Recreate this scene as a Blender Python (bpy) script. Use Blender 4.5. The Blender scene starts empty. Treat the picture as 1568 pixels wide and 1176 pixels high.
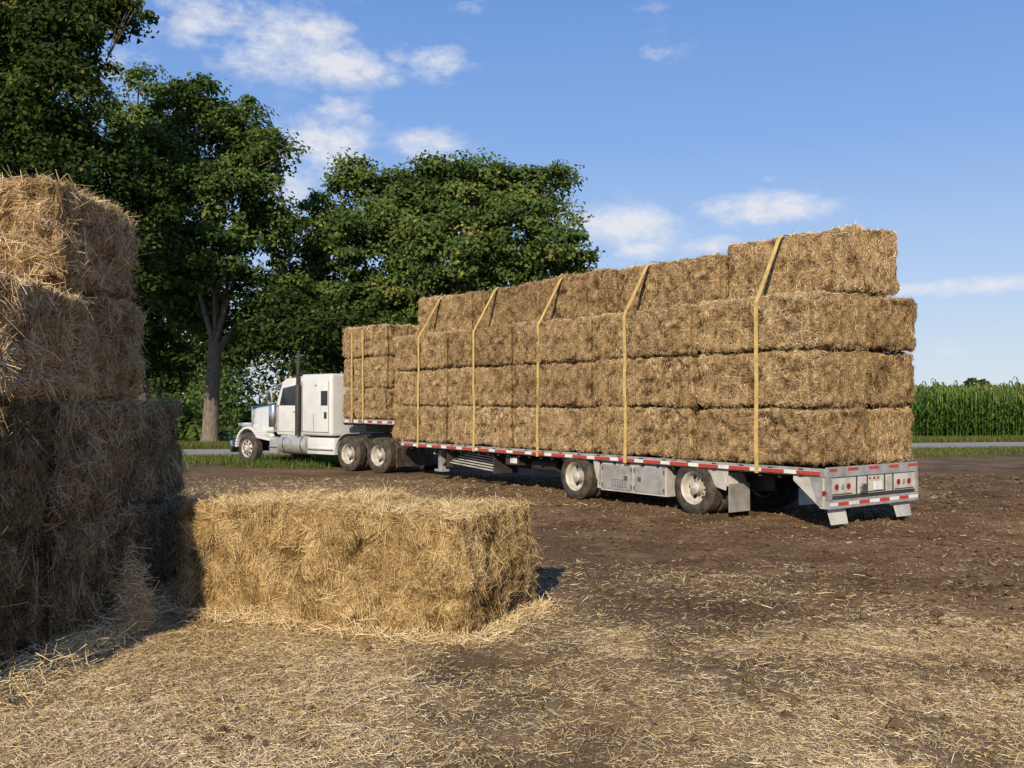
import bpy, math, random
import numpy as np
from mathutils import Vector, Matrix
rng=np.random.default_rng(7); random.seed(7)
scene=bpy.context.scene
CAMH=2.05
# ------------------------------------------------------------------ noise
def _h(ix,iy,iz,seed):
    h=(ix*374761393+iy*668265263+iz*1442695041+seed*974634777)&0xffffffff
    h=((h^(h>>13))*1274126177)&0xffffffff
    h=h^(h>>16)
    return (h&0xffff)/65535.0
def vnoise(p,seed=0):
    i=np.floor(p).astype(np.int64); f=p-i; f=f*f*(3-2*f)
    r=0
    for dx in(0,1):
        for dy in(0,1):
            for dz in(0,1):
                w=(f[:,0] if dx else 1-f[:,0])*(f[:,1] if dy else 1-f[:,1])*(f[:,2] if dz else 1-f[:,2])
                r=r+w*_h(i[:,0]+dx,i[:,1]+dy,i[:,2]+dz,seed)
    return r*2-1
def fbm(p,o=3,seed=0):
    a=1;r=0;s=0
    for k in range(o):
        r=r+a*vnoise(p*(2.03**k)+k*17.3,seed+k); s+=a; a*=.5
    return r/s
# ------------------------------------------------------------------ node helpers
def newmat(name):
    m=bpy.data.materials.new(name); m.use_nodes=True
    nt=m.node_tree; nt.nodes.clear()
    out=nt.nodes.new('ShaderNodeOutputMaterial'); b=nt.nodes.new('ShaderNodeBsdfPrincipled')
    nt.links.new(b.outputs[0],out.inputs[0])
    return m,nt,b,out
def N(nt,t,**k):
    n=nt.nodes.new(t)
    for a,v in k.items(): setattr(n,a,v)
    return n
def math_(nt,op,a,b=None,c=None,clamp=False):
    n=nt.nodes.new('ShaderNodeMath'); n.operation=op; n.use_clamp=clamp
    for i,v in enumerate((a,b,c)):
        if v is None: continue
        if isinstance(v,(int,float)): n.inputs[i].default_value=v
        else: nt.links.new(v,n.inputs[i])
    return n.outputs[0]
def ramp(nt,fac,stops):
    r=nt.nodes.new('ShaderNodeValToRGB'); e=r.color_ramp.elements
    while len(e)<len(stops): e.new(.5)
    for el,(p,c) in zip(e,stops):
        el.position=p; el.color=(*c,1)
    nt.links.new(fac,r.inputs[0]); return r.outputs[0]
def noise(nt,scale,detail=4,vec=None,rough=.6,stretch=None,w=0):
    tc=nt.nodes.new('ShaderNodeTexCoord'); v=vec or tc.outputs['Object']
    if stretch:
        mp=nt.nodes.new('ShaderNodeMapping'); mp.inputs['Scale'].default_value=stretch
        nt.links.new(v,mp.inputs[0]); v=mp.outputs[0]
    n=nt.nodes.new('ShaderNodeTexNoise'); n.inputs['Scale'].default_value=scale
    n.inputs['Detail'].default_value=detail; n.inputs['Roughness'].default_value=rough
    nt.links.new(v,n.inputs[0]); return n.outputs['Fac']
def mix(nt,fac,a,b,mode='MIX'):
    n=nt.nodes.new('ShaderNodeMix'); n.data_type='RGBA'; n.blend_type=mode
    for idx,v in ((0,fac),(6,a),(7,b)):
        if isinstance(v,(int,float)): n.inputs[idx].default_value=v
        elif isinstance(v,tuple): n.inputs[idx].default_value=(*v,1)
        else: nt.links.new(v,n.inputs[idx])
    return n.outputs[2]
def bump(nt,b,h,strength=.5,dist=.02):
    n=nt.nodes.new('ShaderNodeBump'); n.inputs['Strength'].default_value=strength; n.inputs['Distance'].default_value=dist
    nt.links.new(h,n.inputs['Height']); nt.links.new(n.outputs[0],b.inputs['Normal'])
def paint(name,col,rough=.5,metal=0,dirt=.3,dirtcol=(.12,.09,.06),scale=3,coat=0):
    m,nt,b,o=newmat(name)
    n=noise(nt,scale,6); f=math_(nt,'MULTIPLY',math_(nt,'SUBTRACT',n,.42,clamp=True),dirt*4,clamp=True)
    nt.links.new(mix(nt,f,col,dirtcol),b.inputs['Base Color'])
    b.inputs['Roughness'].default_value=rough; b.inputs['Metallic'].default_value=metal
    b.inputs['Coat Weight'].default_value=coat
    n2=noise(nt,40,3); bump(nt,b,n2,.15,.003)
    return m
def straw_mat(name,dark,mid,light,pale):
    """body material (noise) and cheap blade material"""
    m,nt,b,o=newmat(name)
    at=N(nt,'ShaderNodeAttribute',attribute_name='tint')
    n1=noise(nt,26,4,stretch=(.35,1,1.6)); n2=noise(nt,95,2,stretch=(1,.5,1))
    f=math_(nt,'ADD',at.outputs['Fac'],math_(nt,'MULTIPLY',math_(nt,'SUBTRACT',n1,.5),1.1))
    f=math_(nt,'ADD',f,math_(nt,'MULTIPLY',math_(nt,'SUBTRACT',n2,.5),1.1),clamp=True)
    c=ramp(nt,f,[(0,dark),(.4,mid),(.72,light),(1,pale)])
    nt.links.new(c,b.inputs['Base Color']); b.inputs['Roughness'].default_value=.85
    b.inputs['Specular IOR Level'].default_value=.15
    bump(nt,b,n1,.8,.02)
    m2=bpy.data.materials.new(name+'_blades'); m2.use_nodes=True; nt=m2.node_tree; nt.nodes.clear()
    o=nt.nodes.new('ShaderNodeOutputMaterial'); d=nt.nodes.new('ShaderNodeBsdfDiffuse'); nt.links.new(d.outputs[0],o.inputs[0])
    at=N(nt,'ShaderNodeAttribute',attribute_name='tint'); oi=N(nt,'ShaderNodeObjectInfo')
    f=math_(nt,'ADD',at.outputs['Fac'],math_(nt,'MULTIPLY',math_(nt,'SUBTRACT',oi.outputs['Random'],.5),.32),clamp=True)
    nt.links.new(ramp(nt,f,[(0,dark),(.4,mid),(.72,light),(1,pale)]),d.inputs[0])
    return m,m2
M={}
M['straw'],M['straw_b']=straw_mat('straw_gold',(.10,.06,.022),(.46,.315,.14),(.73,.555,.30),(.90,.77,.51))
M['straw_load'],M['straw_load_b']=straw_mat('straw_load',(.060,.037,.016),(.38,.255,.132),(.64,.47,.265),(.86,.70,.46))
M['straw_old'],M['straw_old_b']=straw_mat('straw_weathered',(.04,.027,.015),(.21,.148,.08),(.44,.325,.185),(.70,.55,.34))
M['white']=paint('white_paint',(.66,.67,.67),.35,0,.14,coat=.4)
M['offwhite']=paint('worn_white_paint',(.56,.54,.49),.5,0,.45)
M['alu']=paint('aluminium',(.56,.55,.52),.45,.5,.4,scale=5)
M['chrome']=paint('chrome',(.65,.65,.65),.22,1,.2)
M['dark']=paint('dark_steel',(.03,.028,.026),.7,0,.4,(.1,.07,.05))
M['rubber']=paint('tyre_rubber',(.03,.027,.025),.85,0,.7,(.15,.105,.07),scale=6)
M['rim']=paint('wheel_rim',(.56,.53,.47),.5,.1,.55,(.2,.15,.1),scale=8)
M['hole']=paint('hole_black',(.012,.012,.012),.9,0,0)
M['red']=paint('red_tape',(.50,.05,.03),.4,0,.3)
M['tape']=paint('white_tape',(.78,.78,.75),.4,0,.25)
M['glass']=paint('window_glass',(.02,.025,.03),.06,0,.02)
M['lamp']=paint('tail_lamp',(.30,.01,.01),.25,0,.1)
M['amber']=paint('amber_lamp',(.7,.25,.02),.25,0,.05)
M['strap']=paint('strap_webbing',(.62,.45,.16),.85,0,.6,(.26,.18,.08),scale=6)
M['deck']=paint('deck_wood',(.2,.14,.09),.8,0,.5)
M['visor']=paint('grey_panel',(.30,.33,.36),.4,0,.2)
# leaves
def leaf_mat(name,cols,trans=.25):
    m=bpy.data.materials.new(name); m.use_nodes=True; nt=m.node_tree; nt.nodes.clear()
    o=nt.nodes.new('ShaderNodeOutputMaterial'); b=nt.nodes.new('ShaderNodeBsdfDiffuse')
    at=N(nt,'ShaderNodeAttribute',attribute_name='tint')
    c=ramp(nt,at.outputs['Fac'],cols); nt.links.new(c,b.inputs[0])
    tr=N(nt,'ShaderNodeBsdfTranslucent'); nt.links.new(mix(nt,1.,c,(1.,1.,.5),'MULTIPLY'),tr.inputs[0])
    ms=N(nt,'ShaderNodeMixShader'); ms.inputs[0].default_value=trans
    nt.links.new(b.outputs[0],ms.inputs[1]); nt.links.new(tr.outputs[0],ms.inputs[2]); nt.links.new(ms.outputs[0],o.inputs[0])
    return m
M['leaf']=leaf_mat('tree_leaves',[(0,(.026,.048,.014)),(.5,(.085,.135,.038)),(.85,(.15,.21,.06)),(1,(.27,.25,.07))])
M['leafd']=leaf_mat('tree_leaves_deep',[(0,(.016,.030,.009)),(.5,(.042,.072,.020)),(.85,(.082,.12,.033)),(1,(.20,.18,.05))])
M['corn']=leaf_mat('corn_leaves',[(0,(.03,.07,.012)),(.5,(.075,.15,.032)),(.9,(.14,.23,.055)),(1,(.34,.31,.13))])
M['grass']=leaf_mat('grass_blades',[(0,(.05,.07,.015)),(.5,(.12,.15,.035)),(1,(.30,.26,.11))])
m,nt,b,o=newmat('bark'); n=noise(nt,5,6,stretch=(3,3,.5))
nt.links.new(ramp(nt,n,[(.3,(.07,.055,.042)),(.7,(.27,.23,.18))]),b.inputs['Base Color']); b.inputs['Roughness'].default_value=.9; bump(nt,b,n,.8,.05); M['bark']=m
m,nt,b,o=newmat('road_asphalt'); n=noise(nt,60,4); n2=noise(nt,.6,4)
nt.links.new(mix(nt,n2,ramp(nt,n,[(.3,(.24,.235,.225)),(.7,(.36,.35,.33))]),(.38,.36,.32)),b.inputs['Base Color']); b.inputs['Roughness'].default_value=.9; M['road']=m
# ------------------------------------------------------------------ mesh helpers
def mk(name,verts,faces,mats,attr=None,mi=None,smooth=False,quads=True):
    me=bpy.data.meshes.new(name)
    verts=np.asarray(verts,dtype=np.float32); faces=np.asarray(faces,dtype=np.int32)
    k=faces.shape[1]
    me.vertices.add(len(verts)); me.vertices.foreach_set('co',verts.ravel())
    me.loops.add(faces.size); me.loops.foreach_set('vertex_index',faces.ravel())
    me.polygons.add(len(faces)); me.polygons.foreach_set('loop_start',np.arange(0,faces.size,k,dtype=np.int32))
    try: me.polygons.foreach_set('loop_total',np.full(len(faces),k,dtype=np.int32))
    except Exception: pass
    for m_ in mats: me.materials.append(m_)
    if mi is not None: me.polygons.foreach_set('material_index',np.asarray(mi,dtype=np.int32))
    me.polygons.foreach_set('use_smooth',np.full(len(faces),smooth,dtype=bool) if not isinstance(smooth,np.ndarray) else smooth)
    if attr:
        for an,av in attr.items():
            a=me.attributes.new(an,'FLOAT','POINT'); a.data.foreach_set('value',np.asarray(av,dtype=np.float32))
    me.update(calc_edges=True); me.validate()
    return me
def obj(name,me,parent=None,loc=(0,0,0),rz=0,scale=None,rx=0,ry=0):
    o=bpy.data.objects.new(name,me); scene.collection.objects.link(o)
    o.location=loc; o.rotation_euler=(rx,ry,rz)
    if scale: o.scale=scale
    if parent: o.parent=parent
    return o
def nrm(a): return a/np.maximum(np.linalg.norm(a,axis=1,keepdims=True),1e-9)
def blades(c,t,L,W,seedn=None,taper=.6):
    n=len(c); r=nrm(rng.normal(size=(n,3))); s=nrm(np.cross(t,r))
    a=c-t*L[:,None]*.5; b_=c+t*L[:,None]*.5; w=s*W[:,None]*.5
    v=np.stack([a-w,a+w,b_+w*taper,b_-w*taper],axis=1).reshape(-1,3)
    f=np.arange(4*n).reshape(-1,4)
    return v,f
# ------------------------------------------------------------------ bale
def bale_mesh(name,L,W,H,nb,lmin,lmax,wd,mats,seed,step=.06,amp=1.,r=.12,shag=1.,tbase=.55,flare=0,dirn=.62,edgek=.22,end_shade=0,gro=.05):
    h=np.array([L/2,W/2,H/2]); V=[];F=[];off=0
    for ax in range(3):
        u,v=[i for i in range(3) if i!=ax]
        nu=max(2,int(2*h[u]/step)); nv=max(2,int(2*h[v]/step))
        gu,gv=np.meshgrid(np.linspace(-h[u],h[u],nu+1),np.linspace(-h[v],h[v],nv+1),indexing='ij')
        for sg in(-1,1):
            P=np.zeros((gu.size,3)); P[:,u]=gu.ravel(); P[:,v]=gv.ravel(); P[:,ax]=sg*h[ax]
            idx=np.arange(gu.size).reshape(gu.shape)
            q=np.stack([idx[:-1,:-1],idx[1:,:-1],idx[1:,1:],idx[:-1,1:]],-1).reshape(-1,4)+off
            flip=(sg<0)^(ax==1)
            if flip: q=q[:,::-1]
            V.append(P);F.append(q);off+=len(P)
    V=np.concatenate(V);F=np.concatenate(F)
    key=np.round(V*1e4).astype(np.int64); _,ui,inv=np.unique(key,axis=0,return_index=True,return_inverse=True)
    V=V[ui];F=inv.reshape(-1)[F]
    inner=np.clip(V,-(h-r),h-r); n=nrm(V-inner); P=inner+n*r
    s=seed*11.7
    d=.045*fbm(P*1.6+s,2,seed)+.030*fbm(P*5+s,2,seed+5)+.020*fbm(P*13+s,2,seed+9)
    pit=np.maximum(0,fbm(P*8+s,2,seed+13)-.10); d-=.10*pit
    ends=np.abs(n[:,0]); tops=np.abs(n[:,2])
    g=0
    for k in range(6):
        yk=-W/2+W*(k+.5)/6
        g=g+np.exp(-((P[:,1]-yk)/.028)**2)
    d-=g*(gro*ends+.022*tops)
    ph=P[:,0]*2*np.pi/.19+3*fbm(P*1.5+s,1,seed+3)
    d+=.015*np.sin(ph)*(np.abs(n[:,1])+tops*.7)
    P=P+n*(d*amp-.03)[:,None]
    P[:,0]+=.05*fbm(P[:,[2,1,0]]*np.array([2,.5,0])+s,1,seed+21)*np.sign(P[:,0])
    if flare:
        dz=np.clip((h[2]-P[:,2])/(2*h[2]),0,1)
        P[:,0]+=flare*dz**1.5*np.clip(P[:,0]/h[0],-.3,1); P[:,1]*=1+.06*dz
    a,b_,c_,d_=[P[F[:,i]] for i in range(4)]
    fn=np.cross(c_-a,d_-b_); ar=np.linalg.norm(fn,axis=1)/2; fn=nrm(fn)
    fi=rng.choice(len(F),nb,p=ar/ar.sum())
    uu=rng.random((nb,1)); vv=rng.random((nb,1))
    c=(a[fi]*(1-uu)+b_[fi]*uu)*(1-vv)+(d_[fi]*(1-uu)+c_[fi]*uu)*vv
    nn=fn[fi]
    fld=np.stack([fbm(c*3.2+s,2,seed+41),fbm(c*3.2+s+50,2,seed+42),fbm(c*3.2+s+90,2,seed+43)],1)*2.4
    fld[:,2]+=np.abs(nn[:,0])*1.8*np.sign(rng.normal(size=nb))
    t=fld+rng.normal(size=(nb,3))*dirn
    t=t-nn*(t*nn).sum(1,keepdims=True); t=nrm(t)
    Ls=rng.uniform(lmin,lmax,nb)*rng.choice([.5,.8,1,1.7],nb,p=[.3,.35,.27,.08])
    tilt=np.abs(rng.normal(0,.28*shag,nb)); wild=rng.random(nb)<.03*shag; tilt=np.where(wild,rng.uniform(.6,1.6,nb),tilt)
    t=nrm(t+nn*tilt[:,None])
    side=1-np.abs(nn[:,2]); t[:,2]-=.22*side*(1+wild); t=nrm(t)
    c=c+nn*(.004+Ls*.28*np.minimum(tilt,1.2))[:,None]
    bv,bf=blades(c,t,Ls,rng.uniform(.6,1.2,nb)*wd)
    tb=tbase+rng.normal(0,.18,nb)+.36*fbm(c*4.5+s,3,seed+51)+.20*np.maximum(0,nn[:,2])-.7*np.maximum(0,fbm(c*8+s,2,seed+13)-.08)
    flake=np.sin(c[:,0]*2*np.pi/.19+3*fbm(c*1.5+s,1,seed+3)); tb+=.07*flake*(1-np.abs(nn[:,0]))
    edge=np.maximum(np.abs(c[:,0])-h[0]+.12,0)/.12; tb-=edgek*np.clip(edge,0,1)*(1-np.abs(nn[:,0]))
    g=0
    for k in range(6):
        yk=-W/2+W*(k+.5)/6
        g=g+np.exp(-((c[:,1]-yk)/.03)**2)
    tb-=(end_shade+.22*g)*np.abs(nn[:,0])  # folded end faces and string grooves tinted darker to stand in for shade
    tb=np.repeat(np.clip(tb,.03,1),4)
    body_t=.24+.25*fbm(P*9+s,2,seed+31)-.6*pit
    VV=np.concatenate([P,bv]);FF=np.concatenate([F,bf+len(P)])
    sm=np.zeros(len(FF),bool); sm[:len(F)]=True
    mi=np.ones(len(FF),int); mi[:len(F)]=0
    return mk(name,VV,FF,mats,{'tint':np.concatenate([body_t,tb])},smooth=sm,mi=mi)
BL,BW,BH=2.72,1.30,.955
ML=[M['straw_load'],M['straw_load_b']]
load=[bale_mesh(f'bale_load_{i}',BL,BW,BH,25000,.04,.125,.0068,ML,i+1,step=.05,amp=1.15,tbase=.53,r=.10,shag=1.0,dirn=.75,edgek=.40,end_shade=.07,gro=.07) for i in range(6)]
front=bale_mesh('bale_front',3.14,1.48,1.12,100000,.05,.16,.0050,[M['straw'],M['straw_b']],40,step=.04,amp=1.1,r=.07,shag=1.15,flare=.13,tbase=.56,end_shade=.03)
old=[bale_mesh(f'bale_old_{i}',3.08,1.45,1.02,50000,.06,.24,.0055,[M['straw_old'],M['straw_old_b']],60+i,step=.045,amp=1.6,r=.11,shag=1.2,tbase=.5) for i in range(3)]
old_lit=[bale_mesh(f'bale_sunlit_{i}',3.08,1.45,1.02,50000,.06,.22,.0055,ML,70+i,step=.045,amp=1.6,r=.12,shag=1.2,tbase=.52) for i in range(2)]  # sunlit look of the upper stack bales put into a brighter straw colour
def bname(): return 'hay_bale'
# ------------------------------------------------------------------ trailer frame
F=Vector((-.596,.803,0)); O=Vector((5.98,15.64,0)); RZ=math.atan2(.803,-.596)
Lf=Vector((-.803,-.596,0))
def tw(t,y,z): return O+F*t+Lf*y+Vector((0,0,z))
DECK=1.0; UP=1.56; U=random.uniform
for i in range(5):
    for l in range(3):
        for s in(1,-1):
            p=tw(.0+BL/2+i*2.765+U(-.02,.02)-(.05 if i==0 else 0)*l*.5,s*.685+U(-.02,.02)-(.04 if i==0 and s<0 else 0),DECK+.0+BH*(l+.5))
            obj(bname(),load[random.randrange(6)],None,p,RZ+(math.pi if random.random()<.5 else 0)+U(-.018,.018),scale=(1,1.01,1),ry=U(-.009,.009))
for i in range(5):
    zs=1.19 if i==0 else U(1.06,1.13)
    p=tw(-.06+BL/2+i*2.76+U(-.07,.07),(-.16 if i==0 else -.04)+U(-.06,.06),DECK+BH*3+.475*zs+U(-.01,.01))
    obj(bname(),load[random.randrange(6)],None,p,RZ+(math.pi if random.random()<.5 else 0)+U(-.035,.035),scale=(1.0,1.05,zs),ry=U(-.018,.018))
for l in range(3):
    for s in(1,-1):
        p=tw(14.2+BL/2,s*.655+U(-.02,.02),UP+.01+.9*(l+.5))
        obj(bname(),load[random.randrange(6)],None,p,RZ+U(-.015,.015),scale=(1,1,.955))
# front bale
a=math.atan2(-1.25,2.93)
ctr=Vector((-3.30,9.24,0))+Vector((.92,-.39,0))*1.585+Vector((.39,.92,0))*.74
obj(bname(),front,None,(ctr.x,ctr.y,.53),a)
# left stack
for l in range(2):
    for ci in range(2):
        obj(bname(),old[random.randrange(3)],None,(-4.36-ci*1.47+U(-.03,.03),9.06,.515+l*1.03),math.pi/2+U(-.02,.02)+(math.pi if random.random()<.5 else 0))
    obj(bname(),old[(l+1)%3],None,(-5.20+.05*l,6.72,.515+l*1.03),U(-.02,.02)+math.pi*l)
for ci in range(2):
    obj(bname(),old_lit[ci],None,(-4.36-ci*1.47,7.98,2.06+.47),math.pi/2+.01,scale=(.95,1,.92))
obj(bname(),old_lit[1],None,(-5.19,8.40,2.06+.95+.45),.02,scale=(1,1.22,.87))
# ------------------------------------------------------------------ part builder
class P:
    def __init__(s): s.v=[];s.f=[];s.m=[];s.mats=[]
    def mi(s,m):
        if m not in s.mats: s.mats.append(m)
        return s.mats.index(m)
    def add(s,vs,fs,m):
        o=len(s.v); s.v+= [tuple(x) for x in vs]
        for f in fs: s.f.append([i+o for i in f]); s.m.append(s.mi(m))
    def hexa(s,c,m):
        s.add(c,[(3,2,1,0),(4,5,6,7),(0,1,5,4),(1,2,6,5),(2,3,7,6),(3,0,4,7)],m)
    def box(s,x0,x1,y0,y1,z0,z1,m):
        s.hexa([(x0,y0,z0),(x1,y0,z0),(x1,y1,z0),(x0,y1,z0),(x0,y0,z1),(x1,y0,z1),(x1,y1,z1),(x0,y1,z1)],m)
    def cyl(s,p0,p1,r,m,seg=20,r1=None):
        p0=Vector(p0);p1=Vector(p1);d=(p1-p0).normalized(); u=d.orthogonal().normalized(); w=d.cross(u); r1=r if r1 is None else r1
        vs=[];
        for p,rr in((p0,r),(p1,r1)):
            for i in range(seg):
                a=2*math.pi*i/seg; vs.append(p+u*math.cos(a)*rr+w*math.sin(a)*rr)
        fs=[(i,(i+1)%seg,(i+1)%seg+seg,i+seg) for i in range(seg)]+[tuple(range(seg))[::-1],tuple(range(seg,2*seg))]
        s.add(vs,fs,m)
    def prism(s,prof,y0,y1,m):
        n=len(prof); vs=[(x,y0,z) for x,z in prof]+[(x,y1,z) for x,z in prof]
        fs=[(i,(i+1)%n,(i+1)%n+n,i+n) for i in range(n)]+[tuple(range(n))[::-1],tuple(range(n,2*n))]
        s.add(vs,fs,m)
    def arch(s,cx,cz,ri,ro,a0,a1,y0,y1,m,seg=14):
        for i in range(seg):
            A=math.radians(a0+(a1-a0)*i/seg);B=math.radians(a0+(a1-a0)*(i+1)/seg)
            q=[(cx+math.cos(A)*ri,cz+math.sin(A)*ri),(cx+math.cos(A)*ro,cz+math.sin(A)*ro),(cx+math.cos(B)*ro,cz+math.sin(B)*ro),(cx+math.cos(B)*ri,cz+math.sin(B)*ri)]
            s.prism(q,y0,y1,m)
    def lathe(s,prof,m,seg=40,cy=0):
        vs=[];n=len(prof)
        for i in range(seg):
            a=2*math.pi*i/seg
            for r,y in prof: vs.append((r*math.cos(a),y+cy,r*math.sin(a)))
        fs=[(i*n+j,i*n+j+1,((i+1)%seg)*n+j+1,((i+1)%seg)*n+j) for i in range(seg) for j in range(n-1)]
        s.add(vs,fs,m)
    def mesh(s,name):
        me=bpy.data.meshes.new(name); me.from_pydata(s.v,[],s.f)
        for m in s.mats: me.materials.append(m)
        me.polygons.foreach_set('material_index',s.m)
        import bmesh
        bm=bmesh.new(); bm.from_mesh(me); bmesh.ops.recalc_face_normals(bm,faces=bm.faces); bm.to_mesh(me); bm.free()
        me.update(); return me
    def obj(s,name,parent,bevel=.006,seg=2,smooth=False):
        o=obj(name,s.mesh(name),parent)
        if bevel:
            b=o.modifiers.new('b','BEVEL'); b.width=bevel; b.segments=seg; b.limit_method='ANGLE'; b.angle_limit=math.radians(40)
        if smooth:
            for p in o.data.polygons: p.use_smooth=True
            w=o.modifiers.new('w','EDGE_SPLIT'); w.split_angle=math.radians(35)
        return o
def wheel_mesh(R,dual=True,steer=False):
    p=P(); w=.27
    def tyre(cy):
        prof=[(.29,-.0),(.31,.012),(.38,.018),(R-.06,.008),(R-.015,-.012),(R,-.035)]
        y=-.035
        for kx in range(4):
            y-=.035; prof+=[(R,y),(R-.014,y-.004),(R-.014,y-.012),(R,y-.016)]; y-=.016
        prof+=[(R,-w+.035),(R-.015,-w+.012),(R-.06,-w-.008),(.38,-w-.018),(.31,-w-.012),(.29,-w)]
        p.lathe(prof,M['rubber'],44,cy)
        p.lathe([(.29,0),(.30,.008),(.285,-.01),(.27,-.03),(.262,-w+.03),(.29,-w)],M['rim'],36,cy)
    tyre(0)
    if steer: p.lathe([(.275,-.09),(.24,-.03),(.15,.01),(.11,.015),(.1,.05),(.05,.08),(0,.085)],M['rim'],36,0); hr,hy=.205,-.005
    else:
        p.lathe([(.268,-.11),(.245,-.15),(.17,-.165),(.13,-.165),(.115,-.16),(.11,-.02),(.085,.0),(0,.005)],M['rim'],36,0); hr,hy=.205,-.148
    for i in range(8 if steer else 6):
        a=2*math.pi*i/(8 if steer else 6)
        c=(hr*math.cos(a),hy,hr*math.sin(a)); p.cyl((c[0],hy-.02,c[2]),(c[0],hy+.006,c[2]),.036,M['hole'],12)
    for i in range(10):
        a=2*math.pi*i/10+.2
        yy=.01 if steer else -.165
        p.cyl((.145*math.cos(a),yy-.01,.145*math.sin(a)),(.145*math.cos(a),yy+.03,.145*math.sin(a)),.014,M['dark'],8)
    if dual: tyre(-w-.07)
    p.cyl((0,-.5 if dual else -.25,0),(0,-.17 if not steer else -.1,0),.2,M['dark'],20)
    me=p.mesh('wheel')
    for q in me.polygons: q.use_smooth=True
    return me
WT=wheel_mesh(.495); WD=wheel_mesh(.52); WS=wheel_mesh(.52,False,True)
def add_wheel(me,parent,name,x,y,z,side):
    o=obj(name,me,parent,(x,y,z),0 if side>0 else math.pi)
    e=o.modifiers.new('e','EDGE_SPLIT'); e.split_angle=math.radians(38)
    return o
# ------------------------------------------------------------------ trailer
tr=bpy.data.objects.new('flatbed_trailer',None); scene.collection.objects.link(tr); tr.location=O; tr.rotation_euler=(0,0,RZ)
p=P()
p.box(0.05,13.3,-1.24,1.24,.93,.985,M['deck'])
p.box(13.35,16.9,-1.24,1.24,UP-.07,UP-.015,M['deck'])
p.obj('deck_boards',tr,.004)
p=P()
for s in(1,-1):
    y0,y1=(1.24,1.295) if s>0 else(-1.295,-1.24)
    p.box(0,13.35,y0,y1,.865,.995,M['alu'])
    p.box(13.2,16.95,y0,y1,UP-.13,UP-.002,M['alu'])
    p.box(13.2,13.34,y0,y1,.999,UP-.134,M['alu'])
    yr=(1.315,1.33) if s>0 else(-1.33,-1.315)
    p.box(.1,13.3,yr[0],yr[1],.885,.955,M['offwhite'])
    x=.4
    while x<13.2:
        p.box(x,x+.09,(1.297 if s>0 else -1.313),(1.313 if s>0 else -1.297),.86,.98,M['dark']); x+=.61
    yb=(.44,.50) if s>0 else(-.5,-.44)
    p.box(1.6,13.0,yb[0],yb[1],.5,.9,M['dark'])
    p.box(1.6,13.0,yb[0]-.04,yb[1]+.04,.48,.5,M['dark'])
    p.hexa([(12.9,yb[0],.5),(13.6,yb[0],1.12),(13.6,yb[1],1.12),(12.9,yb[1],.5),(12.9,yb[0],.92),(13.3,yb[0],1.4),(13.3,yb[1],1.4),(12.9,yb[1],.92)],M['dark'])
    p.box(13.3,16.9,yb[0],yb[1],1.15,UP-.08,M['dark'])
x=.5
while x<13: p.box(x,x+.06,-1.235,1.235,.80,.925,M['dark']); x+=.4
x=13.6
while x<16.8: p.box(x,x+.06,-1.235,1.235,UP-.17,UP-.075,M['dark']); x+=.4
p.box(13.2,13.3,-1.2,1.2,1.0,UP-.14,M['dark'])
p.box(16.9,16.96,-1.24,1.24,UP-.2,UP+.05,M['alu'])
p.obj('frame',tr,.004)
p=P(); x=.06;i=0
while x<13.1:
    w=.46 if i%2==0 else .24
    for s in(1,-1):
        yy=(1.332,1.336) if s>0 else(-1.336,-1.332)
        p.box(x,min(x+w-.01,13.2),yy[0],yy[1],.89,.95,M['red'] if i%2==0 else M['tape'])
    x+=w; i+=1
x=13.25;i=0
while x<16.7:
    p.box(x,x+.28,1.297,1.301,UP-.1,UP-.04,M['red'] if i%2==0 else M['tape']); x+=.29; i+=1
for i in range(3): p.box(13.22,13.3,1.297,1.301,1.02+i*.13,1.14+i*.13,M['red'] if i%2 else M['tape'])
p.obj('reflective_tape',tr,0)
for i,x in enumerate((2.79,6.1)):
    for s in(1,-1): add_wheel(WT,tr,f'wheel_{i}_{"l" if s>0 else "r"}',x,s*1.27,.495,s)
p=P()
for x in(2.79,6.1):
    p.cyl((x,-1.05,.495),(x,1.05,.495),.065,M['dark'])
    for s in(1,-1):
        p.box(x-.45,x+.35,s*.5-.05,s*.5+.05,.38,.5,M['dark']); p.cyl((x-.35,s*.45,.42),(x-.35,s*.45,.7),.12,M['dark'])
p.obj('axles',tr,.004)
p=P()
p.box(3.5,5.35,.78,1.22,.27,.85,M['offwhite'])
p.box(3.54,4.36,1.222,1.238,.31,.8,M['alu']); p.box(4.42,5.31,1.222,1.238,.31,.8,M['alu'])
for x in(4.2,4.58): p.box(x-.05,x+.05,1.24,1.26,.52,.6,M['chrome']); 
for x in(3.56,4.36,4.44,5.29): 
    for z in(.38,.72): p.cyl((x,1.243,z-.04),(x,1.243,z+.04),.012,M['dark'],8)
for ix in range(9):
    for iz in range(5): p.box(4.95-.05*ix+.02,4.98-.05*ix+.02,1.239,1.243,.36+iz*.035,.375+iz*.035,M['dark'])
p.obj('tool_box',tr,.008)
p=P()
for s in(1,-1):
    ya,yb=(.70,1.26) if s>0 else(-1.26,-.70)
    p.hexa([(2.02,ya,.58),(2.05,ya,.58),(2.05,yb,.58),(2.02,yb,.58),(2.12,ya,.86),(2.15,ya,.86),(2.15,yb,.86),(2.12,yb,.86)],M['offwhite'])
    p.box(1.97,1.985,ya,yb,.12,.62,M['alu'])
    p.prism([(1.99,.86),(2.5,.86),(2.28,.55),(2.05,.5)],yb-.02,yb-.005,M['offwhite'])
    p.prism([(5.36,.86),(5.55,.86),(5.45,.5),(5.36,.4)],yb-.02,yb-.005,M['offwhite'])
    p.box(5.42,5.44,ya,yb-.03,.3,.85,M['offwhite'])
p.obj('mud_flaps',tr,.003)
p=P()
p.box(-.06,.0,-1.28,1.28,.86,1.02,M['alu'])
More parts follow.
